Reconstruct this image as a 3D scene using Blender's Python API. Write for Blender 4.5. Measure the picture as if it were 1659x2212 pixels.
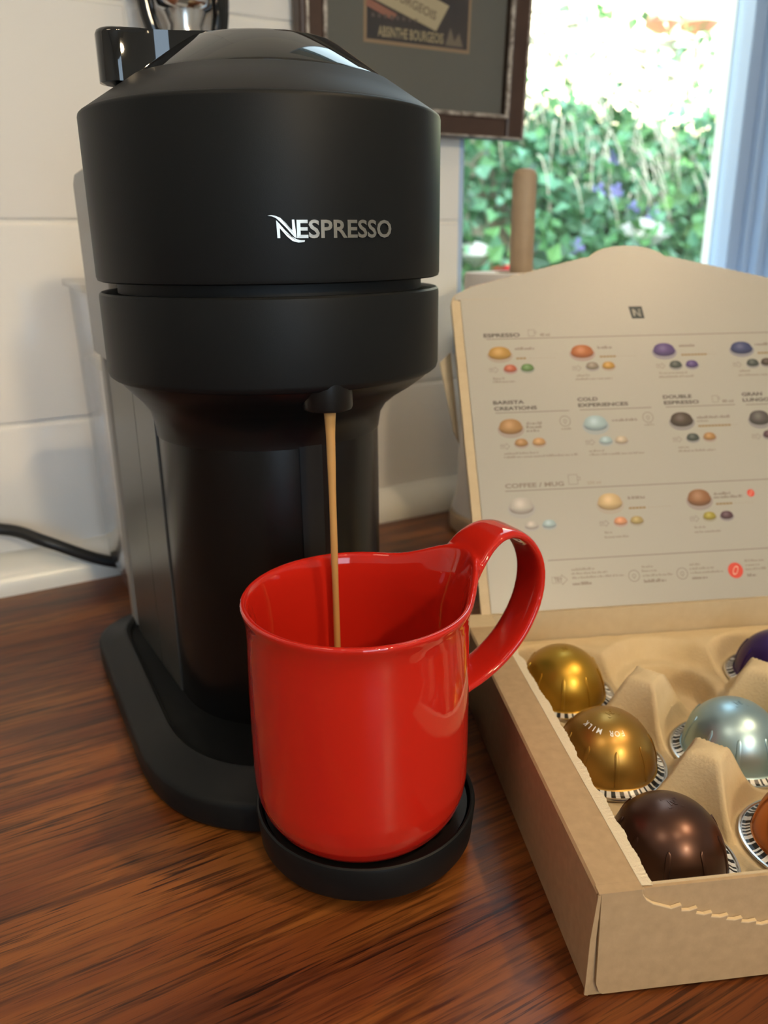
import bpy, bmesh, math, random
from mathutils import Vector, Matrix, noise
for o in list(bpy.data.objects): bpy.data.objects.remove(o)
SC = bpy.context.scene
COL = SC.collection
PI = math.pi
R = math.radians
random.seed(7)

# ------------------------------------------------------------------ camera
PITCH, ROLL = R(18.63), R(-0.66)
FPX = 1727.4
cam = bpy.data.cameras.new('camera')
cam.sensor_fit = 'HORIZONTAL'
cam.sensor_width = 7.3
cam.lens = FPX / 1659 * 7.3
cam.clip_start = 0.01
cam.dof.use_dof = True
cam.dof.focus_distance = 0.278
cam.dof.aperture_fstop = 3.2
camo = bpy.data.objects.new('camera', cam)
fw = Vector((0, math.cos(PITCH), -math.sin(PITCH)))
rt = Vector((1, 0, 0)); up = rt.cross(fw)
rr = rt * math.cos(ROLL) + up * math.sin(ROLL)
uu = -rt * math.sin(ROLL) + up * math.cos(ROLL)
mm = Matrix((rr, uu, -fw)).transposed().to_4x4()
mm.translation = Vector((0, 0, 0.23))
camo.matrix_world = mm
COL.objects.link(camo)
SC.camera = camo

# ------------------------------------------------------------------ world, sun, lamps, exposure
SC.view_settings.view_transform = 'Standard'
SC.view_settings.look = 'None'
SC.view_settings.exposure = -0.15
SC.view_settings.gamma = 1.0
SC.view_settings.use_curve_mapping = False
world = bpy.data.worlds.new('sky'); SC.world = world
world.use_nodes = True
bg = world.node_tree.nodes['Background']
bg.inputs['Color'].default_value = (0.72, 0.88, 1.0, 1)
bg.inputs['Strength'].default_value = 5.0
WA = R(28.96)                       # the tiled wall's direction
WD = 594.8                          # its distance in mm
def wl(s, out, z):                  # wall frame -> world, mm
    y = WD - out
    return (s * math.cos(WA) - y * math.sin(WA), s * math.sin(WA) + y * math.cos(WA), z)
def lamp(name, kind, loc, energy, color, aim=None, **kw):
    l = bpy.data.lights.new(name, kind)
    l.energy = energy; l.color = color
    for k, v in kw.items(): setattr(l, k, v)
    o = bpy.data.objects.new(name, l); COL.objects.link(o)
    o.location = loc
    if aim is not None:
        o.rotation_euler = (Vector(aim) - Vector(loc)).to_track_quat('-Z', 'Y').to_euler()
    return o
sun_dir = Vector(wl(420, -1700, 400)) - Vector(wl(900, 0, 1600))
sun = bpy.data.lights.new('sun', 'SUN'); sun.energy = 75; sun.angle = R(1.5); sun.color = (1, 0.95, 0.86)
suno = bpy.data.objects.new('sun', sun); COL.objects.link(suno)
suno.rotation_euler = sun_dir.to_track_quat('-Z', 'Y').to_euler()
suno.location = (0, -1, 3)
WARM = (1.0, 0.74, 0.44)
SP = dict(spot_size=R(50), spot_blend=0.8, shadow_soft_size=0.022)
lamp('downlight_a', 'SPOT', (0.26, -0.52, 1.49), 6, WARM, (0.1, 0.3, 0), **SP)
lamp('downlight_b', 'SPOT', (0.40, -0.47, 1.49), 6, WARM, (0.1, 0.3, 0), **SP)
lamp('downlight_c', 'SPOT', (0.86, -0.06, 1.49), 46, WARM, (-0.08, 0.22, 0), spot_size=R(40), spot_blend=0.9, shadow_soft_size=0.022)
lamp('hood_lamp', 'AREA', (0.62, -0.85, 0.86), 8.5, (1.0, 0.78, 0.48), (-0.1, 0.5, 0.15), shape='DISK', size=0.09)
lamp('ceiling_fill', 'AREA', (-0.6, -0.5, 1.50), 4, (1.0, 0.78, 0.54), (-0.2, -0.5, 0), shape='DISK', size=0.5)  # soft warm fill added overhead at the left, no known lamp there
# daylight entering through the kitchen door behind the camera
lamp('door_daylight', 'AREA', (0.75, -2.05, 0.45), 20, (0.60, 0.80, 1.0), (0, 0.3, 0.2), shape='RECTANGLE', size=0.7, size_y=1.5)

# ------------------------------------------------------------------ materials
MATS = {}
def mat(name, col=(0.8, 0.8, 0.8), rough=0.5, metal=0.0, spec=0.5, coat=0.0, coat_rough=0.05, trans=0.0, ior=1.45, bump=None, vary=None, rvary=None, sheen=0, emis=None):
    if name in MATS: return MATS[name]
    m = bpy.data.materials.new(name); m.use_nodes = True
    nt = m.node_tree; b = nt.nodes['Principled BSDF']
    b.inputs['Base Color'].default_value = (*col, 1)
    b.inputs['Roughness'].default_value = rough
    b.inputs['Metallic'].default_value = metal
    b.inputs['Specular IOR Level'].default_value = spec
    b.inputs['Coat Weight'].default_value = coat
    b.inputs['Coat Roughness'].default_value = coat_rough
    b.inputs['Transmission Weight'].default_value = trans
    b.inputs['IOR'].default_value = ior
    tc = nt.nodes.new('ShaderNodeTexCoord')
    if vary:                         # (second colour, scale, detail)
        n = nt.nodes.new('ShaderNodeTexNoise'); n.inputs['Scale'].default_value = vary[1]; n.inputs['Detail'].default_value = vary[2]
        nt.links.new(tc.outputs['Object'], n.inputs['Vector'])
        rp = nt.nodes.new('ShaderNodeValToRGB')
        rp.color_ramp.elements[0].position = 0.3; rp.color_ramp.elements[1].position = 0.7
        rp.color_ramp.elements[0].color = (*col, 1); rp.color_ramp.elements[1].color = (*vary[0], 1)
        nt.links.new(n.outputs['Fac'], rp.inputs['Fac']); nt.links.new(rp.outputs['Color'], b.inputs['Base Color'])
    if bump:                         # (scale, strength, detail)
        n = nt.nodes.new('ShaderNodeTexNoise'); n.inputs['Scale'].default_value = bump[0]; n.inputs['Detail'].default_value = bump[2]
        nt.links.new(tc.outputs['Object'], n.inputs['Vector'])
        bp = nt.nodes.new('ShaderNodeBump'); bp.inputs['Strength'].default_value = bump[1]; bp.inputs['Distance'].default_value = 0.0005
        nt.links.new(n.outputs['Fac'], bp.inputs['Height']); nt.links.new(bp.outputs['Normal'], b.inputs['Normal'])
    if rvary:
        n = nt.nodes.new('ShaderNodeTexNoise'); n.inputs['Scale'].default_value = rvary[0]
        nt.links.new(tc.outputs['Object'], n.inputs['Vector'])
        mr = nt.nodes.new('ShaderNodeMapRange'); mr.inputs['To Min'].default_value = rvary[1]; mr.inputs['To Max'].default_value = rvary[2]
        nt.links.new(n.outputs['Fac'], mr.inputs['Value']); nt.links.new(mr.outputs['Result'], b.inputs['Roughness'])
    MATS[name] = m
    return m
def ink_mat(name='print_ink', rough=0.45):
    if name in MATS: return MATS[name]
    m = mat(name, rough=rough)
    nt = m.node_tree; a = nt.nodes.new('ShaderNodeAttribute'); a.attribute_name = 'Col'
    nt.links.new(a.outputs['Color'], nt.nodes['Principled BSDF'].inputs['Base Color'])
    return m
def wood_mat():
    m = mat('benchtop_wood', rough=0.33, spec=0.5)
    nt = m.node_tree; N = nt.nodes.new; Lk = nt.links.new
    b = nt.nodes['Principled BSDF']; tc = N('ShaderNodeTexCoord')
    def mp(sx, sy, sz=1, src=None):
        q = N('ShaderNodeMapping'); q.inputs['Scale'].default_value = (sx, sy, sz)
        Lk(src or tc.outputs['Object'], q.inputs['Vector']); return q.outputs['Vector']
    def nz(vec, detail, rough=0.5, dist=0.0, scale=1):
        q = N('ShaderNodeTexNoise'); q.inputs['Scale'].default_value = scale; q.inputs['Detail'].default_value = detail
        q.inputs['Roughness'].default_value = rough; q.inputs['Distortion'].default_value = dist
        Lk(vec, q.inputs['Vector']); return q.outputs['Fac']
    def ramp(src, pts):
        q = N('ShaderNodeValToRGB'); e = q.color_ramp.elements
        while len(e) < len(pts): e.new(0.5)
        for k, (p, c) in zip(e, pts): k.position = p; k.color = (*c, 1)
        Lk(src, q.inputs['Fac']); return q.outputs['Color']
    def mix(fac, a, c, mode='MIX'):
        q = N('ShaderNodeMix'); q.data_type = 'RGBA'; q.blend_type = mode
        if isinstance(fac, float): q.inputs['Factor'].default_value = fac
        else: Lk(fac, q.inputs['Factor'])
        Lk(a, q.inputs['A']); Lk(c, q.inputs['B']); return q.outputs['Result']
    broad = nz(mp(3, 30), 4, 0.6, 0.6)
    c1 = ramp(broad, [(0.28, (0.075, 0.018, 0.005)), (0.45, (0.15, 0.040, 0.009)), (0.62, (0.25, 0.084, 0.017)), (0.8, (0.17, 0.048, 0.010))])
    med = nz(mp(11, 190), 5, 0.65, 0.8)
    streak = ramp(med, [(0.36, (0.28, 0.22, 0.2)), (0.52, (1, 1, 1)), (1, (1.25, 1.2, 1.1))])
    c2 = mix(0.85, c1, streak, 'MULTIPLY')
    fine = nz(mp(26, 720), 3, 0.6, 0.3)
    pore = ramp(fine, [(0.38, (0.12, 0.08, 0.07)), (0.47, (1, 1, 1))])
    patch = nz(mp(9, 30), 2)
    pf = ramp(patch, [(0.35, (0.15, 0.15, 0.15)), (0.62, (0.95, 0.95, 0.95))])
    c3 = mix(pf, c2, mix(1.0, c2, pore, 'MULTIPLY'))
    Lk(c3, b.inputs['Base Color'])
    bp = N('ShaderNodeBump'); bp.inputs['Strength'].default_value = 0.25; bp.inputs['Distance'].default_value = 0.0004
    Lk(fine, bp.inputs['Height']); Lk(bp.outputs['Normal'], b.inputs['Normal'])
    mr = N('ShaderNodeMapRange'); mr.inputs['To Min'].default_value = 0.24; mr.inputs['To Max'].default_value = 0.42
    Lk(med, mr.inputs['Value']); Lk(mr.outputs['Result'], b.inputs['Roughness'])
    return m
def glass_mat(name, tint=(1, 1, 1), rough=0.0, refl=1.0):
    if name in MATS: return MATS[name]
    m = bpy.data.materials.new(name); m.use_nodes = True
    nt = m.node_tree; nt.nodes.remove(nt.nodes['Principled BSDF'])
    t = nt.nodes.new('ShaderNodeBsdfTransparent'); t.inputs['Color'].default_value = (*tint, 1)
    g = nt.nodes.new('ShaderNodeBsdfGlossy'); g.inputs['Roughness'].default_value = rough
    f = nt.nodes.new('ShaderNodeLayerWeight'); f.inputs['Blend'].default_value = 0.5
    pw_ = nt.nodes.new('ShaderNodeMath'); pw_.operation = 'POWER'; pw_.inputs[1].default_value = 5
    mu = nt.nodes.new('ShaderNodeMath'); mu.operation = 'MULTIPLY_ADD'; mu.inputs[1].default_value = .9 * refl; mu.inputs[2].default_value = .04 * refl
    mx = nt.nodes.new('ShaderNodeMixShader'); out = nt.nodes['Material Output']
    nt.links.new(f.outputs['Facing'], pw_.inputs[0]); nt.links.new(pw_.outputs[0], mu.inputs[0]); nt.links.new(mu.outputs[0], mx.inputs['Fac'])
    nt.links.new(t.outputs[0], mx.inputs[1]); nt.links.new(g.outputs[0], mx.inputs[2])
    nt.links.new(mx.outputs[0], out.inputs['Surface'])
    MATS[name] = m
    return m
M_TILE = mat('white_glazed_tile', (0.80, 0.78, 0.74), 0.12, spec=0.5, bump=(14, 0.25, 2))
M_GROUT = mat('grout', (0.80, 0.77, 0.71), 0.9)
M_WALLW = mat('painted_wall', (0.72, 0.68, 0.62), 0.8)
M_UPVC = mat('window_white_in_sky_shade', (0.42, 0.55, 0.74), 0.35)  # blue of the sky-lit shade put into the white frame's colour
M_BLACK = mat('matte_black_plastic', (0.0062, 0.0072, 0.0078), 0.48, spec=0.24, bump=(2600, 0.06, 2))
M_SATIN = mat('satin_black_plastic', (0.006, 0.006, 0.006), 0.36, spec=0.35)
M_GLOSSB = mat('gloss_black_plastic', (0.008, 0.008, 0.008), 0.04, spec=0.5, coat=0.5)
M_DARKGAP = mat('dark_gap', (0.004, 0.004, 0.004), 0.6)
M_GREYP = mat('grey_side_plastic', (0.24, 0.23, 0.21), 0.35, spec=0.5)
M_SILVER = mat('brushed_silver', (0.44, 0.41, 0.36), 0.28, metal=1.0)
M_CHROME = mat('chrome', (0.75, 0.76, 0.78), 0.08, metal=1.0)
M_RED = mat('red_glazed_ceramic', (0.52, 0.016, 0.008), 0.06, spec=0.5, coat=0.4, coat_rough=0.04)
M_COFFEE = mat('coffee_crema', (0.54, 0.30, 0.10), 0.25, spec=0.5)
M_KRAFT = mat('kraft_cardboard', (0.40, 0.275, 0.15), 0.7, vary=((0.455, 0.315, 0.175), 260, 5), bump=(900, 0.12, 4))
M_KRAFTIN = mat('kraft_liner', (0.54, 0.42, 0.26), 0.7, vary=((0.58, 0.46, 0.29), 200, 4))
M_TORN = mat('torn_card_edge', (0.72, 0.62, 0.45), 0.95, bump=(1500, 0.9, 5))
M_LID = mat('coated_white_card', (0.375, 0.36, 0.315), 0.34, spec=0.5, bump=(1200, 0.05, 3))
M_PULP = mat('moulded_pulp', (0.57, 0.44, 0.26), 0.85, vary=((0.62, 0.49, 0.30), 120, 6), bump=(800, 0.5, 5))
M_ALU = mat('bare_aluminium', (0.72, 0.71, 0.68), 0.25, metal=1.0)
M_INK = ink_mat()

# ------------------------------------------------------------------ mesh helpers (all lengths in mm)
def mk(name, V, F, m=None, parent=None, loc=(0, 0, 0), rz=0.0, smooth=None, cols=None, bevel=None, seg=2):
    me = bpy.data.meshes.new(name)
    me.from_pydata([(x * .001, y * .001, z * .001) for x, y, z in V], [], F)
    me.validate(); me.update()
    if smooth is not None:
        me.shade_smooth()
        if smooth < 180: me.set_sharp_from_angle(angle=R(smooth))
    if cols is not None:             # one colour for each vertex
        a = me.color_attributes.new('Col', 'FLOAT_COLOR', 'POINT')
        for i, c in enumerate(cols): a.data[i].color = (*c, 1)
    if m is not None:
        for q in (m if isinstance(m, (list, tuple)) else [m]): me.materials.append(q)
    o = bpy.data.objects.new(name, me); COL.objects.link(o)
    o.location = Vector(loc) * .001
    o.rotation_euler = (0, 0, rz)
    if parent is not None: o.parent = parent
    if bevel:
        b = o.modifiers.new('bevel', 'BEVEL'); b.width = bevel * .001; b.segments = seg; b.limit_method = 'ANGLE'; b.angle_limit = R(40)
    return o
def empty(name, loc, rz=0.0):
    o = bpy.data.objects.new(name, None); COL.objects.link(o)
    o.location = Vector(loc) * .001; o.rotation_euler = (0, 0, rz); o.empty_display_size = 0.02
    return o
def tag(o, label=None, cat=None, group=None, kind=None):
    if label: o['label'] = label
    if cat: o['category'] = cat
    if group: o['group'] = group
    if kind: o['kind'] = kind
    return o
def box(x0, x1, y0, y1, z0, z1):
    V = [(x, y, z) for z in (z0, z1) for y in (y0, y1) for x in (x0, x1)]
    F = [(0, 2, 3, 1), (4, 5, 7, 6), (0, 1, 5, 4), (2, 6, 7, 3), (0, 4, 6, 2), (1, 3, 7, 5)]
    return V, F
def join(*vf):
    V, F = [], []
    for v, f in vf:
        o = len(V); V += list(v); F += [tuple(i + o for i in q) for q in f]
    return V, F
def mapv(vf, fn): return [fn(*p) for p in vf[0]], vf[1]
def revolve(prof, n=96, c=(0, 0), close=False):
    V, F = [], []; k = len(prof)
    for i in range(n):
        a = 2 * PI * i / n
        for r, z in prof: V.append((c[0] + r * math.cos(a), c[1] + r * math.sin(a), z))
    for i in range(n):
        j = (i + 1) % n
        for q in range(k if close else k - 1):
            p = (q + 1) % k
            f = [i * k + q, j * k + q, j * k + p, i * k + p]
            F.append(tuple(f))
    return V, F
def loft(rings, cap0=True, cap1=True):
    n = len(rings[0]); V = [p for r in rings for p in r]; F = []
    for k in range(len(rings) - 1):
        for i in range(n):
            j = (i + 1) % n
            F.append((k * n + i, k * n + j, (k + 1) * n + j, (k + 1) * n + i))
    if cap0: F.append(tuple(range(n - 1, -1, -1)))
    if cap1: F.append(tuple((len(rings) - 1) * n + i for i in range(n)))
    return V, F
def prism(poly, h0, h1, fn=lambda x, y, h: (x, y, h)):
    n = len(poly)
    V = [fn(x, y, h0) for x, y in poly] + [fn(x, y, h1) for x, y in poly]
    F = [tuple(range(n - 1, -1, -1)), tuple(range(n, 2 * n))]
    F += [(i, (i + 1) % n, n + (i + 1) % n, n + i) for i in range(n)]
    return V, F
def tube(pts, rad, n=12, sub=6):
    P = []
    q = [pts[0]] + list(pts) + [pts[-1]]
    for i in range(1, len(q) - 2):
        for t in range(sub):
            t /= sub; a, b, c, d = (Vector(v) for v in q[i - 1:i + 3])
            P.append(0.5 * ((2 * b) + (c - a) * t + (2 * a - 5 * b + 4 * c - d) * t * t + (3 * b - a - 3 * c + d) * t ** 3))
    P.append(Vector(pts[-1]))
    rings = []
    for i, p in enumerate(P):
        t = (P[min(i + 1, len(P) - 1)] - P[max(i - 1, 0)]).normalized()
        s = t.cross(Vector((0, 0, 1)))
        s = s.normalized() if s.length > 1e-4 else Vector((1, 0, 0))
        w = s.cross(t); r = rad(i / (len(P) - 1)) if callable(rad) else rad
        rings.append([tuple(p + (s * math.cos(2 * PI * k / n) + w * math.sin(2 * PI * k / n)) * r) for k in range(n)])
    return loft(rings)
def text2d(s, width=None, height=None, bold=0.0, extrude=0.0, align='LEFT'):
    cu = bpy.data.curves.new('t', 'FONT'); cu.body = s; cu.size = 1; cu.offset = bold; cu.resolution_u = 3; cu.extrude = extrude
    o = bpy.data.objects.new('t', cu); COL.objects.link(o)
    dg = bpy.context.evaluated_depsgraph_get()
    me = bpy.data.meshes.new_from_object(o.evaluated_get(dg))
    V = [tuple(v.co) for v in me.vertices]; F = [tuple(p.vertices) for p in me.polygons]
    bpy.data.objects.remove(o); bpy.data.meshes.remove(me); bpy.data.curves.remove(cu)
    x0 = min(v[0] for v in V); x1 = max(v[0] for v in V); y0 = min(v[1] for v in V); y1 = max(v[1] for v in V)
    sx = width / (x1 - x0) if width else 1; sy = height / (y1 - y0) if height else sx
    if not width: sx = sy
    return [((x - x0) * sx, (y - y0) * sy, z) for x, y, z in V], F

# ================================================================== THE ROOM
# ---- tiled wall with the window opening
WS0, WS1, WZ0, WZ1 = 405, 885, 150, 1150          # opening in wall coordinates
O3 = (0, 0, 0)
def wv(s, out, z): return (s, WD - out, z)
parts = []
for s0, s1, z0, z1 in [(-1700, WS0, -30, 1650), (WS1, 2100, -30, 1650), (WS0, WS1, -30, WZ0), (WS0, WS1, WZ1, 1650)]:
    parts.append(box(s0, s1, WD + 1.6, WD + 130, z0, z1))
V, F = join(*parts)
wall_back = mk('wall_back', V, F, M_GROUT, rz=WA)
tag(wall_back, 'white glazed tile wall behind the coffee machine', None, kind='structure')
TW, TH, G = 400, 131.8, 2.4
tile_mesh = None
for c in range(-3, 5):
    for r in range(0, 6):
        s0 = 144 + TW * (c - 1) + G / 2; s1 = s0 + TW - G
        z0 = -18.2 + TH * r + G / 2; z1 = z0 + TH - G
        if s1 > WS0 and s0 < WS1 and z1 > WZ0:
            if s0 < WS0 - 8: s1 = WS0
            elif s1 > WS1 + 8: s0 = WS1
            elif z0 < WZ0 - 10 and s0 >= WS0: z1 = WZ0
            else: continue
        full = abs((s1 - s0) - (TW - G)) < .01 and abs((z1 - z0) - (TH - G)) < .01
        cx, cz = (s0 + s1) / 2, (z0 + z1) / 2
        if full and tile_mesh is not None:
            t = bpy.data.objects.new('tile', tile_mesh); COL.objects.link(t); t.parent = wall_back
            t.location = (cx * .001, (WD + 3) * .001, cz * .001)
        else:
            w, h = (s1 - s0) / 2, (z1 - z0) / 2
            def ring(d, y): return [(-w + d, y, -h + d), (w - d, y, -h + d), (w - d, y, h - d), (-w + d, y, h - d)]
            V, F = loft([ring(0, 3), ring(0, -1.2), ring(.5, -2.2), ring(1.3, -2.8), ring(2.4, -3)])
            t = mk('tile', V, F, M_TILE, wall_back, smooth=60); t.location = (cx * .001, (WD + 3) * .001, cz * .001)
            if full: tile_mesh = t.data
# ---- quadrant strip between wall and benchtop
prof = [(0, 0), (24, 0)] + [(2 + 22 * math.cos(a), 22 * math.sin(a) * 1.05 + 1) for a in [R(k) for k in range(8, 91, 12)]] + [(0, 24)]
def strip(s0, s1): return loft([[(s, WD - o, z) for o, z in prof] for s in (s0, s1)])
V, F = strip(-1600, 2000)
tag(mk('trim_1', V, F, mat('white_cove_trim', (0.78, 0.77, 0.72), 0.25), rz=WA, smooth=40), 'white rounded cove strip where wall meets wooden benchtop', None, kind='structure')
# ---- window: frame, sash, pane, sill
win = tag(empty('window_1', wl(WS0, 0, WZ0), WA), 'white framed kitchen window looking onto a green bank', None, kind='structure')
def wbox(name, s0, s1, o0, o1, z0, z1, m=M_UPVC, bv=1.5): # out range o0<o1
    V, F = box(s0 - WS0, s1 - WS0, -o1, -o0, z0 - WZ0, z1 - WZ0)
    return mk(name, V, F, m, win, bevel=bv)
wbox('window_frame', WS0 - 0.5, WS0 + 5, -128, -1, WZ0, WZ1)
wbox('window_frame', 822, 842, -98, -62, WZ0, WZ1)
wbox('lit_outer_edge', 820, 822.5, -97, -86, WZ0, WZ1, mat('sky_lit_edge_white', (.85, .85, .83), .4))  # white strip added as the bright line where daylight catches the sash edge
wbox('window_frame', 842, 850, -75, -54, WZ0, WZ1)
wbox('window_frame', 850, 862, -70, -42, WZ0, WZ1)
wbox('window_frame', 862, 870, -60, -32, WZ0, WZ1)
wbox('window_frame', 870, WS1 + .5, -60, -18, WZ0, WZ1)
wbox('architrave', WS1, WS1 + 46, -3, 12, WZ0 - 20, WZ1 + 40)
wbox('architrave', WS1 + 8, WS1 + 34, 12, 20, WZ0 - 20, WZ1 + 40)
wbox('window_frame', WS0, WS1, -128, -84, WZ1 - 34, WZ1)
wbox('window_frame', WS0, WS1, -128, -84, WZ0, WZ0 + 22)
wbox('window_sill', WS0 - 4, WS1 + 20, -84, 14, WZ0 - 14, WZ0 + 2)
wbox('pane', WS0 + 4, 823, -79, -75, WZ0 + 20, WZ1 - 30, glass_mat('window_glass', (0.97, 1.0, 0.99)), None)
# ---- the rest of the room shell (behind and beside the camera)
def shell(name, s0, s1, o0, o1, z0, z1, m=M_WALLW):
    V, F = box(s0, s1, WD - o1, WD - o0, z0, z1)
    return tag(mk(name, V, F, m, rz=WA), None, None, kind='structure')
shell('wall_left', -1800, -1650, -130, 2900, -900, 1650)
shell('wall_right', 2050, 2200, -130, 2900, -900, 1650)
shell('wall_front', -1800, 2200, 2900, 3000, -900, 1650)
shell('ceiling', -1900, 5200, -330, 3000, 1600, 1720)
shell('floor', -1800, 2200, -130, 2900, -1000, -900, mat('floor_vinyl', (0.30, 0.22, 0.15), 0.5))
# ---- benchtop
V, F = box(-1648, 2048, WD - 640, WD - .2, -38, 0)
bench = mk('benchtop', V, F, wood_mat(), rz=WA, bevel=1.5)
tag(bench, 'dark reddish brown wood grain benchtop running along the tiled wall', 'benchtop')

# ================================================================== COFFEE MACHINE
MA = R(27)
MO = (-46.65, 356.2, 0)
cm = tag(empty('coffee_machine', MO, MA), 'matte black pod coffee machine pouring coffee into the red mug', 'coffee machine')
def fy(vf): return mapv(vf, lambda x, y, z: (x, -y, z))        # fwd is -y
RH = 71.2
up_head = mk('upper_head', *revolve([(40, 217.5), (69.5, 216.4), (70.8, 216.9), (RH, 218.2), (RH, 275.6), (RH - .25, 276.6), (RH - .9, 277.2), (RH - 1.8, 277.5), (40, 277.5)], 160), M_BLACK, cm, smooth=35)
mk('lid_ring', *revolve([(RH - 1.6, 277.3), (RH - 2.2, 278.0), (51.4, 289.3), (50.4, 289.3), (45, 280)], 160), mat('matte_lid_plastic', (0.014, 0.0145, 0.016), 0.5, spec=0.36), cm, smooth=35)
lid = mk('lid', *revolve([(50.2, 286), (50.0, 289.6), (49.2, 290.5), (32.2, 302.2), (30.6, 303.0), (28.5, 303.4), (14, 304.0), (0, 304.2)], 128), M_GLOSSB, cm, smooth=25)
mk('gap_ring', *revolve([(50, 210), (63.5, 210), (63.5, 218), (50, 218)], 96), M_DARKGAP, cm, smooth=35)
mk('lower_head', *revolve([(60, 211.5), (68.5, 212.4), (70.0, 212.3), (70.8, 211.6), (71.0, 210.2), (71.0, 181.0), (70.5, 179.3), (69.2, 178.2), (66, 177.6), (40, 177.6)], 160), M_BLACK, cm, smooth=35)
def circ(r, f, z, n=96): return [(r * math.cos(2 * PI * i / n), -f + r * math.sin(2 * PI * i / n), z) for i in range(n)]
neck_rings = [circ(67.5, 0, 178), circ(66, -.5, 175.6), circ(62, -3.5, 171.2), circ(57.5, -8, 166.5), circ(54, -12, 161.5), circ(52.2, -14.3, 156.5), circ(51.6, -15, 151), circ(51.4, -15, 149.5)]
mk('neck', *loft(neck_rings, False, False), M_SATIN, cm, smooth=50)
# column: rounded front, nearly flat sides running back
def col_outline(d=0.0, back=-108, rf=51.0, wb=57.0, fc=-15):
    P = []
    for i in range(49):
        a = PI * i / 48
        P.append(((rf - d) * math.cos(a), fc + (rf - d) * math.sin(a)))
    rc = 9
    for k in range(7):
        a = R(180 + 15 * k); P.append((-(wb - d) + rc + rc * math.cos(a), back + d + rc + rc * math.sin(a)))
    for k in range(7):
        a = R(270 + 15 * k); P.append(((wb - d) - rc + rc * math.cos(a), back + d + rc + rc * math.sin(a)))
    return P
mk('column', *loft([[(x, -f, z) for x, f in col_outline(.0)] for z in (15, 178)]), mat('column_black_plastic', (0.005, 0.0047, 0.0045), 0.27, spec=0.38), cm, smooth=30)
# side panels: thin skins with a seam, and the grey rear housing
for sg in (-1, 1):
    def side(f0, f1, z0, z1, t):
        def lat(f): return 51 + (57 - 51) * (-15 - f) / (93 - 9 + 0.0) if f < -15 else 51
        pl = [(sg * lat(f0), f0), (sg * lat(f1), f1)]
        Vv = []
        for z in (z0, z1):
            for (l, f) in pl: Vv.append((l - sg * .6, -f, z))
            for (l, f) in reversed(pl): Vv.append((l + sg * t, -f, z))
        return Vv, [(3, 2, 1, 0), (4, 5, 6, 7), (0, 1, 5, 4), (1, 2, 6, 5), (2, 3, 7, 6), (3, 0, 4, 7)]
    mk('side_panel', *side(-52.5, -97, 19, 178, .7), mat('side_panel_plastic', (0.05, 0.046, 0.04), 0.3, spec=0.5), cm)
    mk('side_panel', *side(-19, -51.8, 19, 172, .7), mat('side_panel_plastic'), cm)
# vertical groove behind the spout
gr = []
for k, a in enumerate((-5.6, 5.6)):
    gr.append(a)
Vg = []
for z in (24, 158):
    for a in (-5.6, -2.8, 0, 2.8, 5.6):
        Vg.append((51.5 * math.sin(R(a)), -(-15 + 51.5 * math.cos(R(a))), z))
mk('groove', Vg, [(i, i + 1, i + 6, i + 5) for i in range(4)], M_DARKGAP, cm)
# rear housing and water tank
def rrect(w, f0, f1, z, r=10, n=6):
    P = []
    for (cx, cf, a0) in ((w - r, f1 - r, 0), (-w + r, f1 - r, 90), (-w + r, f0 + r, 180), (w - r, f0 + r, 270)):
        for k in range(n + 1):
            a = R(a0 + 90 * k / n); P.append((cx + r * math.cos(a), -(cf + r * math.sin(a)), z))
    return P
mk('rear_housing', *loft([rrect(61, -119, -40, z, 4) for z in (177, 259)] + [rrect(60, -118, -41, 263.5, 4), rrect(56, -114, -43, 266.5, 4)]), M_GREYP, cm, smooth=35)
mk('rear_housing', *loft([rrect(58.5, -118, -100, z, 5) for z in (16, 178)]), M_GREYP, cm, smooth=35)
tank = mk('water_tank', *loft([rrect(54, -200, -120, 26, 10), rrect(57, -204, -120, 34, 10), rrect(60, -210, -120, 206, 10), rrect(58.5, -208.5, -121.5, 206, 9), rrect(55.5, -202.5, -121.5, 36, 9), rrect(52.5, -199, -122, 28, 9)]), glass_mat('clear_tank_plastic', (0.985, 0.985, 0.985), 0.05), cm, smooth=40)
mk('tank_lid', *loft([rrect(63, -214, -120, z, 8) for z in (207, 211)]), glass_mat('clear_tank_plastic'), tank, smooth=40, bevel=.8)
mk('water', *loft([rrect(52.2, -198.5, -122.5, 29, 9), rrect(55, -202, -122, 37, 9), rrect(57.2, -206, -122, 164, 9)]), mat('tank_water', (0.95, 0.94, 0.90), 0.3, spec=0.5), tank, smooth=40)
mk('tank_base', *loft([rrect(44, -190, -112, z, 12) for z in (8, 26)]), M_SATIN, cm, smooth=40)
# base foot
def foot(d, z):
    P = []; w = 80 - d; n = 40
    for i in range(n + 1):
        a = PI * i / n
        c, s = math.cos(a), math.sin(a)
        P.append((w * math.copysign(abs(c) ** .82, c), -(6 + (79 - d) * abs(s) ** .82), z))
    rb = 34
    for cx, a0 in ((-w + rb, 180), (w - rb, 270)):
        for k in range(9):
            a = R(a0 + 90 * k / 8); P.append((cx + rb * math.cos(a), -(-134 + d + rb + rb * math.sin(a)), z))
    return P
mk('base', *loft([foot(2.5, 0.6), foot(.6, 2.2), foot(0, 4), foot(0, 13), foot(.6, 14.6), foot(2, 15.6), foot(11.5, 20.8), foot(12.6, 22.6), foot(14, 23.4), foot(15.6, 22.8), foot(16.5, 20.5), foot(22, 19.4)]), M_BLACK, cm, smooth=38)
# spout
mk('spout', *join(revolve([(0, 181), (9.6, 181), (9.6, 171.6), (9.2, 170.6), (8.2, 170.2), (4.6, 170.2), (4.2, 172), (0, 172)], 48, (-2.4, -61.3)), ), M_SATIN, cm, smooth=35)
mk('spout_bracket', *loft([rrect(10.5, 30, 58, z, 4) for z in (171.5, 180)]), M_DARKGAP, cm, smooth=35)
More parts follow.
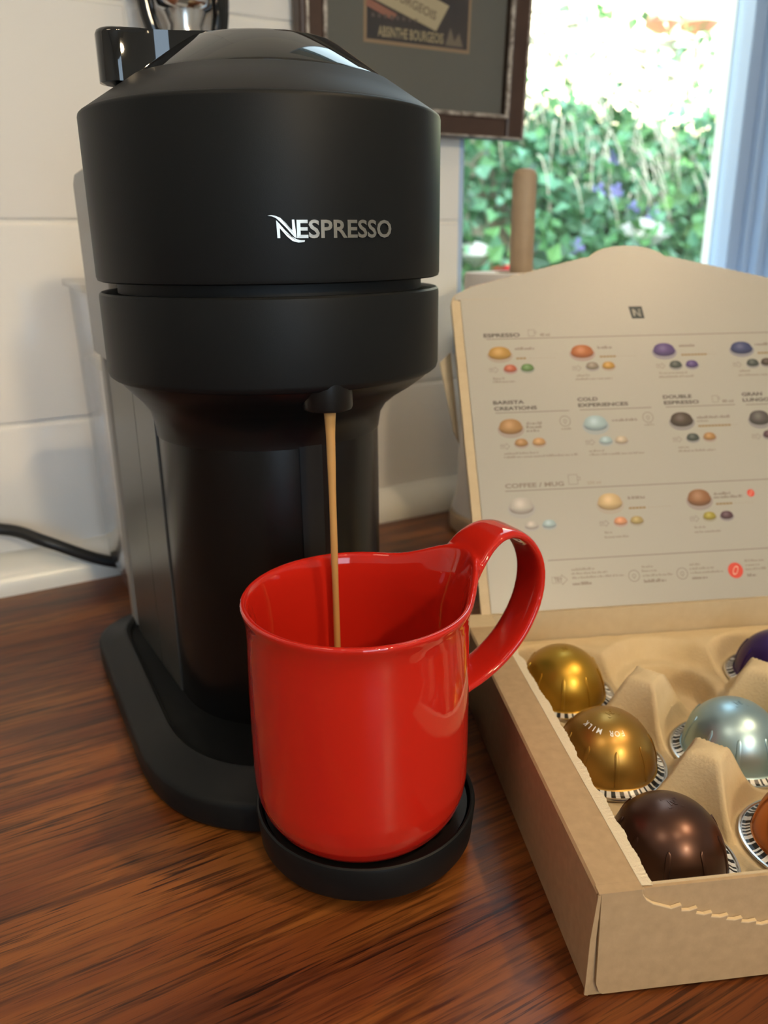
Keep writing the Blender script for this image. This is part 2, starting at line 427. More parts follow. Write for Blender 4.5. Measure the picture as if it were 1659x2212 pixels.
# lever
def lever_outline(d=0):
    P = [(-20, 15), (-28, 12.2), (-36, 9.0), (-43, 7.2), (-48, 7.4)]
    for k in range(0, 10):
        a = R(90 + 20 * k); P.append((-55 + (7.4 - d) * math.cos(a), 0.4 + (7.4 - d) * math.sin(a)))
    P += [(-48, -6.8), (-43, -7.5), (-36, -9.5), (-28, -12.5), (-20, -15), (-6, -16), (-6, 16)]
    return P
lz = [(0, 286.5), (0, 302.2), (.5, 303.4), (1.5, 304.0)]
mk('lever', *loft([[(x, -f, z if x < -30 or z > 287 else z) for x, f in lever_outline(d)] for d, z in lz]), M_GLOSSB, lid, smooth=40)
# icon on the lid ring
def on_cone(x, y, h):  # x sideways, y up the slope, from the point at azimuth 17.6 deg
    r = 63.0 - y * 0.845; z = 277.4 + (68.4 - r) * 0.655 + h
    a = R(17.6) + x / 60.0
    return (r * math.sin(a), -r * math.cos(a), z)
icon = [(-3.4, 2.6), (2.2, 2.6), (3.4, -2.4), (-2.2, -2.4)]
def sq(k): return [(x * k, y * k) for x, y in icon]
Vi = [on_cone(x, y, .6) for x, y in sq(1.0)] + [on_cone(x, y, .6) for x, y in sq(.82)]
Fi = [(i, (i + 1) % 4, 4 + (i + 1) % 4, 4 + i) for i in range(4)]
nb = prism([(-1.6, 1.5), (-.8, 1.5), (1.4, -1.5), (.6, -1.5)], .5, .65, on_cone)
mk('lid_icon', *join((Vi, Fi), nb), mat('icon_grey', (0.30, 0.31, 0.33), 0.4), lid)
# metal lettering
def on_head(s, z, h): return ((RH + h) * math.sin(s / RH), -(RH + h) * math.cos(s / RH), z)
def lp(x, y): return (-22 + (x - 200) * .0347, 237.6 - (y - 225) * .0283)
P1 = [(120, 182), (150, 172), (190, 178), (240, 203), (290, 258), (330, 318), (352, 346), (352, 225), (375, 225), (390, 432), (372, 424), (300, 325), (240, 250), (200, 207), (165, 188)]
P2 = [(200, 230), (225, 262), (280, 342), (340, 412), (390, 446), (430, 457), (472, 458), (466, 478), (410, 485), (350, 466), (300, 416), (245, 338), (232, 320), (232, 432), (205, 432)]
lt = [prism([lp(*p) for p in P], -.05, .55, on_head) for P in (P1, P2)]
tx = text2d('ESPRESSO', 37.2, 6.0, bold=0.022, extrude=.5)
lt.append(mapv(tx, lambda x, y, z: on_head(-15.2 + x, 231.6 + y, .25 + z * .6)))
mk('lettering', *join(*lt), M_SILVER, up_head)
# cup support (drip tray)
TX, TY = -5.5, -94.6
sup = mk('drip_tray', *revolve([(0, 5.2), (40, 5.2), (41.8, 5.8), (42.6, 7.2), (43.7, 19.6), (43.4, 20.6), (42.7, 21.0), (41.9, 20.6), (41.5, 19.6), (40.8, 12), (0, 11)], 128, (TX, TY)), M_BLACK, cm, smooth=38)
Vt, Ft = [], []
ns = 96; rs = [4, 10, 16, 21, 26, 31, 36.5, 40.6]
for zz in (17.0, 18.4):
    for r in rs:
        for i in range(ns):
            a = 2 * PI * i / ns; Vt.append((TX + r * math.cos(a), TY + r * math.sin(a), zz))
def tv(l, k, i): return l * len(rs) * ns + k * ns + i % ns
for k in range(len(rs) - 1):
    for i in range(ns):
        hole = k in (1, 3, 5) and (i % 4) in (1, 2)
        if not hole:
            Ft.append((tv(1, k, i), tv(1, k, i + 1), tv(1, k + 1, i + 1), tv(1, k + 1, i)))
for i in range(ns):
    Ft.append((tv(1, 7, i), tv(1, 7, i + 1), tv(0, 7, i + 1), tv(0, 7, i)))
Ft.append(tuple(tv(1, 0, i) for i in range(ns)))
mk('drip_grid', Vt, Ft, M_SATIN, sup, smooth=40)
mk('tray_arm', *loft([rrect(24, 30, 62, z, 6) for z in (4.5, 16)]), M_BLACK, cm, smooth=35)

# ---- power cord
cpts = [wl(-120, 12, 62), wl(-40, 12, 55), wl(20, 12, 45.6), wl(47, 28, 36), wl(82, 30, 16), wl(120, 34, 6), wl(165, 50, 4.5), wl(185, 70, 10), wl(190, 88, 16)]
tag(mk('power_cord', *tube(cpts, 4.2, 12), mat('black_rubber', (0.012, 0.013, 0.014), 0.4), smooth=60), 'black power cord drooping along the tiles behind the machine', 'cord')

# ================================================================== MUG AND COFFEE
MC = (-10.1, 266.3, 0)
HP = R(28)
mug = tag(empty('mug', (MC[0], MC[1], 18.5)), 'glossy red ceramic mug with a looped strap handle on the drip tray', 'mug')
def lobe(a):
    d = (a - HP + PI) % (2 * PI) - PI
    d = abs(d) / R(54)
    return (0.5 + 0.5 * math.cos(PI * d)) ** 1.5 if d < 1 else 0.0
oz = [(0, 0.6), (28, 0.6), (31.0, 0.2), (33.6, 0.0), (35.0, 0.9), (37.0, 3.4), (39.2, 7.4), (40.6, 12), (41.3, 18), (41.4, 30), (41.3, 50), (41.0, 66), (40.7, 76), (40.8, 82), (41.4, 86), (42.2, 88.3), (42.5, 89.4), (42.3, 90.3), (41.4, 90.8), (40.4, 90.4), (39.5, 89.0), (38.8, 86.4), (38.2, 82), (37.8, 74), (37.6, 50), (37.4, 18), (36.0, 10), (32, 6), (20, 4.6), (0, 4.4)]
Vm, Fm = [], []; n = 160; k = len(oz)
for i in range(n):
    a = 2 * PI * i / n; lb = lobe(a)
    for r, z in oz:
        w = max(0.0, min(1.0, (z - 58) / 32.8)); w = w * w * (3 - 2 * w)
        zz = z + lb * 9.0 * w; r2 = r + lb ** 1.4 * 6.5 * w ** 2.0
        Vm.append((r2 * math.cos(a), r2 * math.sin(a), zz))
for i in range(n):
    j = (i + 1) % n
    for q in range(k - 1): Fm.append((i * k + q, j * k + q, j * k + q + 1, i * k + q + 1))
# handle: a strap that grows out of the rim, loops over and meets the wall lower down
hc = [(43.7, 88), (46.0, 93.4), (49.2, 98.6), (53.6, 102.4), (59.5, 104.4), (66.4, 103.4), (73, 98.6), (78, 90.5), (79.6, 81.0), (77.5, 70), (71.5, 59), (63, 50.5), (53.5, 45.0), (45, 42.2), (40.5, 41.0)]
def cat(P, t):
    n_ = len(P) - 1; x = t * n_; i = min(int(x), n_ - 1); f = x - i
    g = lambda q: P[max(0, min(n_, q))]
    a, b, c, d = g(i - 1), g(i), g(i + 1), g(i + 2)
    return tuple(.5 * (2 * b[m] + (c[m] - a[m]) * f + (2 * a[m] - 5 * b[m] + 4 * c[m] - d[m]) * f * f + (3 * b[m] - a[m] - 3 * c[m] + d[m]) * f ** 3) for m in range(len(b)))
hw = [13, 13.2, 12.6, 11.4, 10.2, 9.4, 9.0, 8.8, 8.6, 8.6, 8.6, 8.6, 8.8, 9.4, 10.6]      # half widths
rings = []; NS = 90; eh = (math.cos(HP), math.sin(HP)); ew = (-math.sin(HP), math.cos(HP))
for i in range(NS + 1):
    t = i / NS; r, z = cat(hc, t); r2, z2 = cat(hc, min(1, t + .004)); r1, z1 = cat(hc, max(0, t - .004))
    tx_, tz = r2 - r1, z2 - z1; L = math.hypot(tx_, tz); nx, nz_ = -tz / L, tx_ / L   # normal: outward side of loop is -n
    w = cat([(q,) for q in hw], t)[0]; ring = []
    hug = max(0.0, 1 - t / 0.26) if t < .26 else (max(0, (t - .90) / .10))
    th = 1.5 + .5 * min(1, t / .18)
    m_ = 28
    for q in range(m_):
        a = 2 * PI * q / m_
        ca, sa = math.cos(a), math.sin(a)
        off = w * math.copysign(abs(ca) ** .55, ca); h = th * math.copysign(abs(sa) ** .7, sa)
        if abs(ca) > .8: h *= 1.0
        rr_ = r + nx * h; zz = z + nz_ * h
        lip = abs(off) / w
        zz -= hug * 0.0
        if hug > 0:
            o2 = min(abs(off), rr_ * .97)
            rr_ = rr_ - hug * (rr_ - math.sqrt(rr_ * rr_ - o2 * o2))
            if t < .26: zz -= hug * 1.2 * lip ** 2
        ring.append((eh[0] * rr_ + ew[0] * off, eh[1] * rr_ + ew[1] * off, zz))
    rings.append(ring)
# body and handle are one fired piece: fuse the two shells, then part them again along the joint with shared normals
tmp = mk('fuse', *join((Vm, Fm), loft(rings)), M_RED)
rm = tmp.modifiers.new('r', 'REMESH'); rm.mode = 'VOXEL'; rm.voxel_size = 0.00065; rm.use_smooth_shade = True
sm_ = tmp.modifiers.new('s', 'SMOOTH'); sm_.factor = 0.5; sm_.iterations = 9
fm = bpy.data.meshes.new_from_object(tmp.evaluated_get(bpy.context.evaluated_depsgraph_get()))
bpy.data.objects.remove(tmp)
FV = [v.co.copy() for v in fm.vertices]; FN = [v.normal.copy() for v in fm.vertices]
sel = {'body': [], 'handle': []}
for p in fm.polygons:
    c = p.center * 1000; hyp = math.hypot(c.x, c.y); along = c.x * eh[0] + c.y * eh[1]
    sel['handle' if (c.z < 66 and hyp > 43.0) or (c.z >= 66 and along > 50.5) else 'body'].append(tuple(p.vertices))
for nm_, faces in sel.items():
    ids = sorted({i for f in faces for i in f}); loc_ = {v: i for i, v in enumerate(ids)}
    o_ = mk(nm_, [tuple(FV[i] * 1000) for i in ids], [tuple(loc_[i] for i in f) for f in faces], M_RED, mug, smooth=180)
    o_.data.normals_split_custom_set_from_vertices([FN[i] for i in ids])
# coffee: falling stream and the pool it makes
def Mw(l, f, z): return (MO[0] + l * math.cos(MA) + f * math.sin(MA), MO[1] + l * math.sin(MA) - f * math.cos(MA), z)
sp = [Mw(-3.0, 64.6, z) for z in (171.5, 160, 140, 110, 80, 50, 31)]
rad = lambda t: 1.25 + 1.35 * math.exp(-t * 5.0) + (0.05 * math.sin(t * 30) * (t > .1))
stream = tube(sp, rad, 16, 8)
pool = revolve([(0, 30), (20, 30), (36.4, 30), (36.4, 27), (0, 27)], 64, (MC[0], MC[1]))
o = Mw(-3.0, 64.6, 31)
cf = empty('coffee', (o[0], o[1], 27)); tag(cf, 'thin golden brown stream of coffee falling from spout into mug', 'coffee')
mk('stream', *mapv(stream, lambda x, y, z: (x - o[0], y - o[1], z - 27)), M_COFFEE, cf, smooth=180)
mk('crema', *mapv(pool, lambda x, y, z: (x - o[0], y - o[1], z - 27)), M_COFFEE, cf, smooth=40)

# ================================================================== CAPSULE BOX
BA = R(6.7); BO = (63.3, 193.2, 0)
BW, BD, BH = 250, 192, 42
bx = tag(empty('capsule_box', BO, BA), 'open kraft cardboard capsule box with printed lid leaning back', 'box')
def rough_strip(x0, x1, y0, y1, z, jag=0.7):
    V, F = [], []; n = 220
    for i in range(n + 1):
        y = y0 + (y1 - y0) * i / n
        V += [(x0, y, z), (x1 + noise.noise(Vector((y * .12, x0, 0))) * 1.2 + random.uniform(-.18, .18), y, z - .3 + random.uniform(-.15, .15)), (x1 + noise.noise(Vector((y * .12, x0, 0))) * 1.2 - .3, y, z - 1.8)]
    for i in range(n): F += [(3 * i, 3 * i + 1, 3 * i + 4, 3 * i + 3), (3 * i + 1, 3 * i + 2, 3 * i + 5, 3 * i + 4)]
    return V, F
# left and right double walls
lw = prism([(0, 0.4), (0.2, BH - .8), (1.0, BH), (15.2, BH), (15.2, 2), (14.2, 2), (14.2, BH - 1.2), (1.6, BH - 1.2), (1.2, 1.6), (15, 1.4), (15, .4)], 0.2, BD, lambda x, z, y: (x, y, z))
mk('side_wall', *lw, M_KRAFT, bx, smooth=30)
mk('side_wall', *mapv(lw, lambda x, y, z: (BW - x, y, z)), M_KRAFT, bx, smooth=30)
mk('torn_edge', *rough_strip(14.6, 18.6, 0.8, BD - 30, BH + .15), M_TORN, bx)
mk('torn_edge', *mapv(rough_strip(14.6, 18.0, 0.8, BD - 30, BH + .15), lambda x, y, z: (BW - x, y, z)), M_TORN, bx)
mk('front_wall', *prism([(0.8, .6), (BW - .8, .6), (BW - .8, BH - .6), (15.4, BH - .6), (15.2, BH), (.8, BH)], 0.3, 1.4, lambda x, z, y: (x, y, z)), M_KRAFT, bx)
mk('front_wall', *box(15.2, BW - 15.2, 1.4, 2.2, 1, BH - .2), M_KRAFTIN, bx)
tear = [(14.1, 42.2), (14.5, 40.3), (15.8, 38.1), (18.2, 36.2), (24.3, 33.6), (27.5, 34.5), (27.7, 32.3), (30.4, 32.0), (32.9, 32.7), (32.7, 30.6), (35.5, 29.7), (38.1, 30.2), (37.9, 28.6), (41.1, 27.9), (43.7, 28.4), (43.2, 26.8), (46.2, 26.2), (48.6, 26.7), (48.4, 25.1), (50.9, 24.6), (53.6, 24.9), (53.6, 23.6), (55.7, 23.0), (58.3, 23.5)]
x = 58.3; z = 23.5; k = 0
while x < 120:
    tear += [(x - .1, z - 1.4), (x + 2.6, z - 1.7), (x + 5.2, z - .9)]; x += 5.2; z -= .9 - .75 * min(1, k / 9); k += 1
tear += [(BW - tx_, tz_) for tx_, tz_ in reversed(tear) if tx_ < BW / 2 - 2]
flap = [(1.3, BH + .1), (2.2, 6), (3.4, 2.6), (4.6, 1.5), (BW - 4.6, 1.5), (BW - 2.4, 4)] + [(BW - 1.3, BH + .1)] + list(reversed(tear))
mk('corner_fold', *box(.5, 15.0, -.88, 3, BH - .7, BH + .08), M_KRAFT, bx, bevel=.25)
mk('corner_fold', *box(BW - 15, BW - .5, -.88, 3, BH - .7, BH + .08), M_KRAFT, bx, bevel=.25)
fl = mk('front_flap', *prism(flap, -.9, .1, lambda x, z, y: (x, y, z)), M_KRAFT, bx)
# pale torn board edge following the tear line
ev, ef = [], []
for i, (a_, z_) in enumerate(tear[:len(tear) // 2]):
    ev += [(a_, -.98, z_ - .26), (a_, -.98, z_ + .1), (a_, .1, z_ + .12)]
    if i: ef += [(3 * i - 3, 3 * i, 3 * i + 1, 3 * i - 2), (3 * i - 2, 3 * i + 1, 3 * i + 2, 3 * i - 1)]
mk('torn_edge', ev, ef, mat('torn_kraft_edge', (0.70, 0.54, 0.33), 0.9), fl)
# folded corner tabs
mk('corner_tab', *prism([(-1.4, 2.0), (-1.1, 24), (.2, 41.4), (1.2, 41.4), (.7, 20), (-.2, 1.6)], -1.0, -.35, lambda x, z, y: (x, y, z)), M_KRAFT, bx)
mk('back_wall', *box(1.2, BW - 1.2, BD - 2.4, BD, .6, BH), M_KRAFTIN, bx)
mk('bottom', *box(1.2, BW - 1.2, 1.2, BD - 1.2, .3, 1.4), M_KRAFT, bx)
mk('back_corner', *box(1.0, 15.2, BD - 14, BD, BH - .4, BH + .2), M_KRAFTIN, bx)
# lid
LB = R(31)
def lidp(a, l, h):      # a across, l up the lid, h toward the viewer
    return (a, BD - 1 + l * math.sin(LB) - h * math.cos(LB), BH + l * math.cos(LB) + h * math.sin(LB))
edge = [(17.7, 187.7), (21.2, 189.4)]
nser = 17
for i in range(nser):
    xa = 21.2 + (94 - 21.2) * i / nser; xb = 21.2 + (94 - 21.2) * (i + 1) / nser
    la = 189.4 + (207.8 - 189.4) * i / nser; lb_ = 189.4 + (207.8 - 189.4) * (i + 1) / nser
    edge += [(xa + .7, la + .75), (xb - .2, lb_ + .35), (xb, lb_ - .15)]
edge += [(96.6, 208.6), (98.4, 210.3), (102, 212.2), (107, 214.0), (113, 215.2), (120, 215.6)]
half = [(10.2, 0.3), (10.2, 180.0), (10.8, 182.6), (11.9, 184.3), (14.4, 186.2)] + edge
out = half + [(240 - a_, l_) for a_, l_ in reversed(half[:-1])]
lidb = mk('lid', *prism(out, -3.2, -.25, lidp), M_KRAFTIN, bx)
pan = [(15.6, 0.6), (15.6, 181.4)] + [(max(a_ + .4, 12.2), l_ - .35) for a_, l_ in half[2:]]
pan = pan + [(240 - a_, l_) for a_, l_ in reversed(pan[:-1])]
lpn = mk('lid_panel', *prism(pan, -.3, .35, lidp), M_LID, lidb)
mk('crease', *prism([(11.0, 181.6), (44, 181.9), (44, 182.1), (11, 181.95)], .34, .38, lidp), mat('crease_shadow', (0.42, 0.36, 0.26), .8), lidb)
mk('lid_flap', *prism([(3.2, 150), (10.2, 156), (10.2, 100), (7.5, 108)], -16, -14.8, lidp), M_KRAFTIN, lidb)
# ---- flat print on the lid
HI = .42
def ink(name, vf, col, h=HI):
    V = [lidp(p[0], p[1], h) for p in vf[0]]
    c = col if isinstance(col, list) else [col] * len(V)
    return mk(name, V, vf[1], M_INK, lpn, cols=c)
PC = dict(g=(.55, .30, .05), o=(.50, .14, .03), p=(.09, .05, .22), n=(.03, .05, .17), b=(.48, .25, .08), l=(.42, .58, .62), k=(.07, .045, .03), d=(.10, .09, .085),
          s=(.58, .54, .48), y=(.70, .50, .25), c=(.34, .15, .06), r=(.55, .12, .05), G=(.12, .26, .07), t=(.30, .25, .19), D=(.06, .08, .07), o2=(.60, .33, .12),
          be=(.58, .48, .34), co=(.75, .33, .16), ol=(.48, .36, .13), ye=(.42, .34, .04), dp=(.10, .04, .06))
def pod_print(a, l, w, h, c):
    # dome silhouette on a thin brim, shaded like the printed photo of a capsule
    nx, ny = 14, 8; V, F, K = [], [], []
    for j in range(ny + 1):
        v = j / ny
        for i in range(nx + 1):
            u_ = -1 + 2 * i / nx
            top = h * .5 * (math.sqrt(max(0, 1 - (abs(u_) ** 2.3))))
            bot = -h * .5 * math.sqrt(max(0, 1 - u_ * u_)) * .62 - h * .02
            yy = bot + (top - bot) * v - (h * .02)
            V.append((a + u_ * w * .5, l + yy, 0))
            hl = math.exp(-(((u_ + .12) / .38) ** 2 + ((v - .62) / .25) ** 2))
            sh = 1.0 - .55 * max(0, .35 - v) / .35 - .25 * abs(u_) ** 3
            K.append(tuple(min(1, q * sh + hl * .28 * (q + .25)) for q in c))
    for j in range(ny):
        for i in range(nx):
            q = j * (nx + 1) + i; F.append((q, q + 1, q + nx + 2, q + nx + 1))
    rim = [(a + w * .56 * math.cos(t), l - h * .1 + h * .46 * math.sin(t), 0) for t in [2 * PI * i / 24 for i in range(24)]]
    rimc = tuple(.22 + .3 * q for q in c)
    ink('printed_capsule', (V, F), K, HI + .05)
    ink('printed_capsule_rim', (rim, [tuple(range(24))]), rimc, HI)
big = [(35.3, 147.5, 13.5, 9.6, 'g'), (84.1, 147.2, 13.8, 9.8, 'o'), (133.8, 146.9, 13.6, 9.9, 'p'), (181.8, 146.8, 13.9, 9.4, 'n'), (37.0, 103.2, 13.8, 10.9, 'b'), (86.4, 103.4, 14.1, 11.0, 'l'), (137.8, 103.7, 13.9, 10.6, 'k'), (185.3, 103.0, 13.1, 10.7, 'd'), (38.1, 57.5, 14.0, 11.4, 's'), (88.6, 57.4, 14.4, 11.6, 'y'), (140.9, 57.2, 14.1, 11.7, 'c')]
small = [(40.5, 138.3, 'r'), (50.6, 138.5, 'G'), (89.1, 138.5, 't'), (98.8, 138.4, 'g'), (139.5, 137.8, 'D'), (149.5, 137.8, 'p'), (187.2, 137.5, 'D'), (196.2, 137.8, 'k'), (42.1, 94.0, 'b'), (52.3, 94.1, 'o2'), (91.1, 93.4, 'l'), (100.3, 93.3, 'be'), (142.9, 93.2, 'D'), (153.0, 93.3, 'b'), (189.5, 93.2, 'dp'), (42.7, 46.9, 's'), (52.6, 47.1, 'l'), (93.3, 46.6, 'co'), (102.7, 46.6, 'ol'), (145.3, 46.9, 'ye'), (155.5, 46.9, 'dp')]
PC = {k_: tuple(q * .72 for q in v) for k_, v in PC.items()}
for a_, l_, w_, h_, c_ in big: pod_print(a_, l_, w_, h_, PC[c_])
for a_, l_, c_ in small: pod_print(a_, l_, 7.6, 5.6, PC[c_])
GREY, PALE, DARK = (.22, .19, .15), (.32, .28, .22), (.07, .06, .05)
def rect(a0, a1, l0, l1): return [(a0, l0, 0), (a1, l0, 0), (a1, l1, 0), (a0, l1, 0)], [(0, 1, 2, 3)]
for a0, l0, a1, l1 in [(28.3, 156.8, 216, 157.0), (29.2, 112.2, 72.0, 112.3), (78.3, 112.3, 120.8, 112.5), (129.6, 112.2, 171.8, 112.3), (178.3, 111.9, 216, 111.9), (30.0, 66.8, 216, 66.6), (49.5, 27.2, 216, 26.8)]:
    ink('printed_line', rect(a0, a1, l0 - .25, l0 + .25), GREY)
for s_, a_, l_, w_, h_, c_ in [('ESPRESSO', 27.0, 157.9, 21.3, 2.4, DARK), ('40 ml', 60.2, 157.9, 5.8, 1.9, GREY), ('BARISTA', 28.4, 117.2, 17.9, 2.2, DARK), ('CREATIONS', 28.6, 113.6, 24.8, 2.2, DARK), ('COLD', 77.6, 117.5, 12.0, 2.2, DARK), ('EXPERIENCES', 77.7, 114.0, 29.6, 2.2, DARK), ('DOUBLE', 128.7, 117.2, 17.4, 2.2, DARK), ('ESPRESSO', 128.8, 113.7, 21.2, 2.2, DARK), ('80 ml', 164.3, 113.7, 6.8, 1.8, GREY), ('GRAN', 176.9, 117.2, 12.6, 2.2, DARK), ('LUNGO', 176.9, 113.7, 16.7, 2.2, DARK), ('COFFEE / MUG', 30.2, 68.4, 33.5, 2.6, GREY), ('230 ml', 77.0, 68.6, 8.0, 1.8, PALE), ('TRY', 51.8, 15.0, 4.6, 2.6, GREY)]:
    ink('printed_heading', mapv(text2d(s_, w_, h_, bold=.03), lambda x, y, z: (a_ + x, l_ + y, 0)), c_)
def cup(a, l, w, h):
    o_ = .25; P = []
    x0, x1, y0, y1 = a - w * .5, a + w * .28, l - h * .5, l + h * .5
    segs = [rect(x0, x1, y1 - o_, y1), rect(x0 + .3, x1 - .3, y0, y0 + o_), rect(x0, x0 + o_, y0, y1), rect(x1 - o_, x1, y0, y1), rect(x1, a + w * .5, l + h * .2, l + h * .2 + o_), rect(a + w * .5 - o_, a + w * .5, l - h * .1, l + h * .2), rect(x1, a + w * .5, l - h * .1, l - h * .1 + o_)]
    ink('printed_cup', join(*segs), GREY)
for q in [(55.8, 160.1, 4.9, 4.2), (160.7, 116.1, 4.8, 4.2), (69.9, 71.8, 6.9, 5.8)]: cup(*q)
def ringp(a, l, r0, r1, n=28):
    V = [(a + r * math.cos(2 * PI * i / n), l + r * math.sin(2 * PI * i / n), 0) for r in (r0, r1) for i in range(n)]
    return V, [(i, (i + 1) % n, n + (i + 1) % n, n + i) for i in range(n)]
for a_, l_ in [(68.8, 106), (117.9, 106.4), (96.7, 16.1), (124.3, 15.8)]:
    ink('printed_symbol', join(ringp(a_, l_, 2.9, 3.25), ringp(a_, l_, .8, 1.1, 12), rect(a_ - .15, a_ + .15, l_ - 1.8, l_ - .8)), GREY)
for a_, l_, r_ in [(172, 59.2, 2.2), (155.3, 15.8, 4.4)]:
    n = 28; V = [(a_ + r_ * math.cos(2 * PI * i / n), l_ + r_ * math.sin(2 * PI * i / n), 0) for i in range(n)]
    ink('printed_red_dot', (V, [tuple(range(n))]), (.62, .06, .035))
    V = [(a_ + r_ * (.42 * math.cos(2 * PI * i / n) * .8 + .2 * math.sin(2 * PI * i / n)), l_ + r_ * .55 * math.sin(2 * PI * i / n), 0) for i in range(n)]
    V2 = [(a_ + (x - a_) * .8, l_ + (y - l_) * .8, 0) for x, y, _ in V]
    ink('printed_bean', (V + V2, [(i, (i + 1) % n, n + (i + 1) % n, n + i) for i in range(n)]), (.75, .55, .42), HI + .05)
def arrow(a, l, w, h):
    o_ = .2; x0, x1, xt = a - w * .5, a + w * .12, a + w * .5
    segs = [rect(x0, x1, l - h * .3, l - h * .3 + o_), rect(x0, x1, l + h * .3 - o_, l + h * .3), rect(x0, x0 + o_, l - h * .3, l + h * .3)]
    for sg in (-1, 1):
        segs.append(([(x1, l + sg * h * .5, 0), (xt, l, 0), (xt - .4, l, 0), (x1, l + sg * (h * .5 - .4), 0)], [(0, 1, 2, 3)]))
        segs.append(rect(x1, x1 + o_, l + min(sg * h * .3, sg * h * .5), l + max(sg * h * .3, sg * h * .5)))
    ink('printed_arrow', join(*segs), GREY)
for a_, l_ in [(31.0, 138.0), (79.8, 137.6), (130.4, 137.5), (177.5, 136.9), (32.7, 92.5), (82.0, 92.9), (133.6, 92.5), (181.5, 92.4), (83.9, 46.0), (136.4, 46.0)]:
    arrow(a_, l_, 5.4, 3.9); ink('printed_small_print', mapv(text2d('TRY', 2.8, 1.2), lambda x, y, z: (a_ - 2.3 + x, l_ - .6 + y, 0)), GREY)
arrow(54.9, 16.3, 8.8, 6.0)
tiny = [(44.5, 149.8, 11.4, 1.7), (93.6, 149.2, 8.6, 1.8), (143.3, 149.0, 9.7, 1.8), (190.6, 148.6, 8.4, 1.7), (29.9, 132.1, 6.7, 1.4), (29.7, 130.2, 13.1, 1.4), (78.9, 132.5, 8.3, 1.4), (78.1, 130.3, 22.3, 1.4), (128.8, 132.4, 16.9, 1.4), (128.2, 130.1, 21.1, 1.4), (178.1, 132.3, 6.6, 1.4), (177.1, 129.7, 18.4, 1.4), (46.3, 104.7, 8.8, 1.7), (46.0, 102.5, 8.8, 1.7), (45.8, 100.4, 7.2, 1.6), (96.4, 104.7, 14.8, 1.7), (147.2, 104.5, 20.0, 1.6), (146.9, 102.5, 7.0, 1.4), (31.7, 87.7, 19.5, 1.3), (31.4, 85.6, 42.7, 1.3), (80.7, 87.2, 8.7, 1.4), (80.5, 85.1, 32.1, 1.3), (133.3, 87.2, 6.4, 1.4), (133.0, 85.0, 22.4, 1.4), (66.3, 100.9, 5.6, 1.4), (115.3, 101.5, 5.5, 1.4), (99.3, 59.0, 9.9, 1.6), (149.8, 59.0, 10.1, 1.6), (149.5, 57.0, 17.3, 1.6), (83.4, 40.3, 4.2, 1.3), (83.0, 37.7, 13.7, 1.3), (135.5, 40.5, 6.5, 1.3), (135.1, 37.9, 15.4, 1.3), (62.0, 20.9, 12.9, 1.3), (61.7, 18.7, 20.2, 1.2), (61.9, 16.4, 29.6, 1.2), (61.7, 12.9, 10.6, 1.7), (101.8, 20.2, 6.3, 1.3), (101.4, 17.9, 9.0, 1.3), (101.6, 15.3, 17.1, 1.3), (101.9, 12.0, 13.1, 1.8), (129.2, 19.9, 5.9, 1.3), (128.9, 17.6, 14.1, 1.3), (129.0, 15.3, 19.0, 1.3), (129.6, 12.2, 8.8, 1.8), (161.5, 20.2, 11.7, 1.3), (161.6, 17.8, 8.2, 1.3), (161.2, 15.5, 12.2, 1.3), (161.7, 11.9, 5.4, 1.7)]
def words(a, l, w, h):   # a run of small unreadable words: short uneven strokes
    rnd = random.Random(int(a * 10 + l * 7)); x = a; q = []
    while x < a + w:
        e = min(a + w, x + rnd.uniform(.5, .9)); hh = h * rnd.choice((.62, .62, .7, 1.0))
        q.append(rect(x, e, l, l + hh)); x = e + (.16 if rnd.random() < .8 else .6)
    return join(*q)
for q in tiny: ink('printed_small_print', words(*q), (.27, .24, .19) if q[3] < 1.6 else GREY)
for a_, l_, w_, t_ in [(44.7, 144.6, 7.7, 25.2), (94.3, 144.3, 10.6, 24.0), (143.9, 144.0, 16.5, 23.7), (191.5, 143.8, 14, 23), (147.3, 100.0, 20.5, 25.0), (99.1, 53.9, 11.3, 25.3), (150.3, 53.8, 11.0, 24.5)]:
    n = int(w_ / 2.0); q = [rect(a_ + i * 2.0, a_ + i * 2.0 + 1.7, l_ - .55, l_ + .55) for i in range(max(1, n))]
    ink('printed_scale', join(*q), (.26, .18, .07))
    q = [rect(a_ + w_ + i * 2.0, a_ + w_ + i * 2.0 + 1.2, l_ - .12, l_ + .12) for i in range(max(1, int((t_ - w_) / 2.0)))]
    ink('printed_scale', join(*q), PALE)
ink('printed_emblem', ([(115.9, 175.4, 0), (124.1, 175.4, 0), (124.9, 167.6, 0), (117.2, 167.6, 0)], [(3, 2, 1, 0)]), (.035, .045, .045))
ink('printed_emblem', prism([(117.9, 173.6), (119.5, 173.2), (121.6, 170.6), (121.6, 173.4), (122.7, 173.4), (123.0, 168.6), (121.6, 169.2), (119.4, 171.8), (119.6, 169.2), (118.4, 169.2)], 0, 0), (.50, .48, .42), HI + .06)
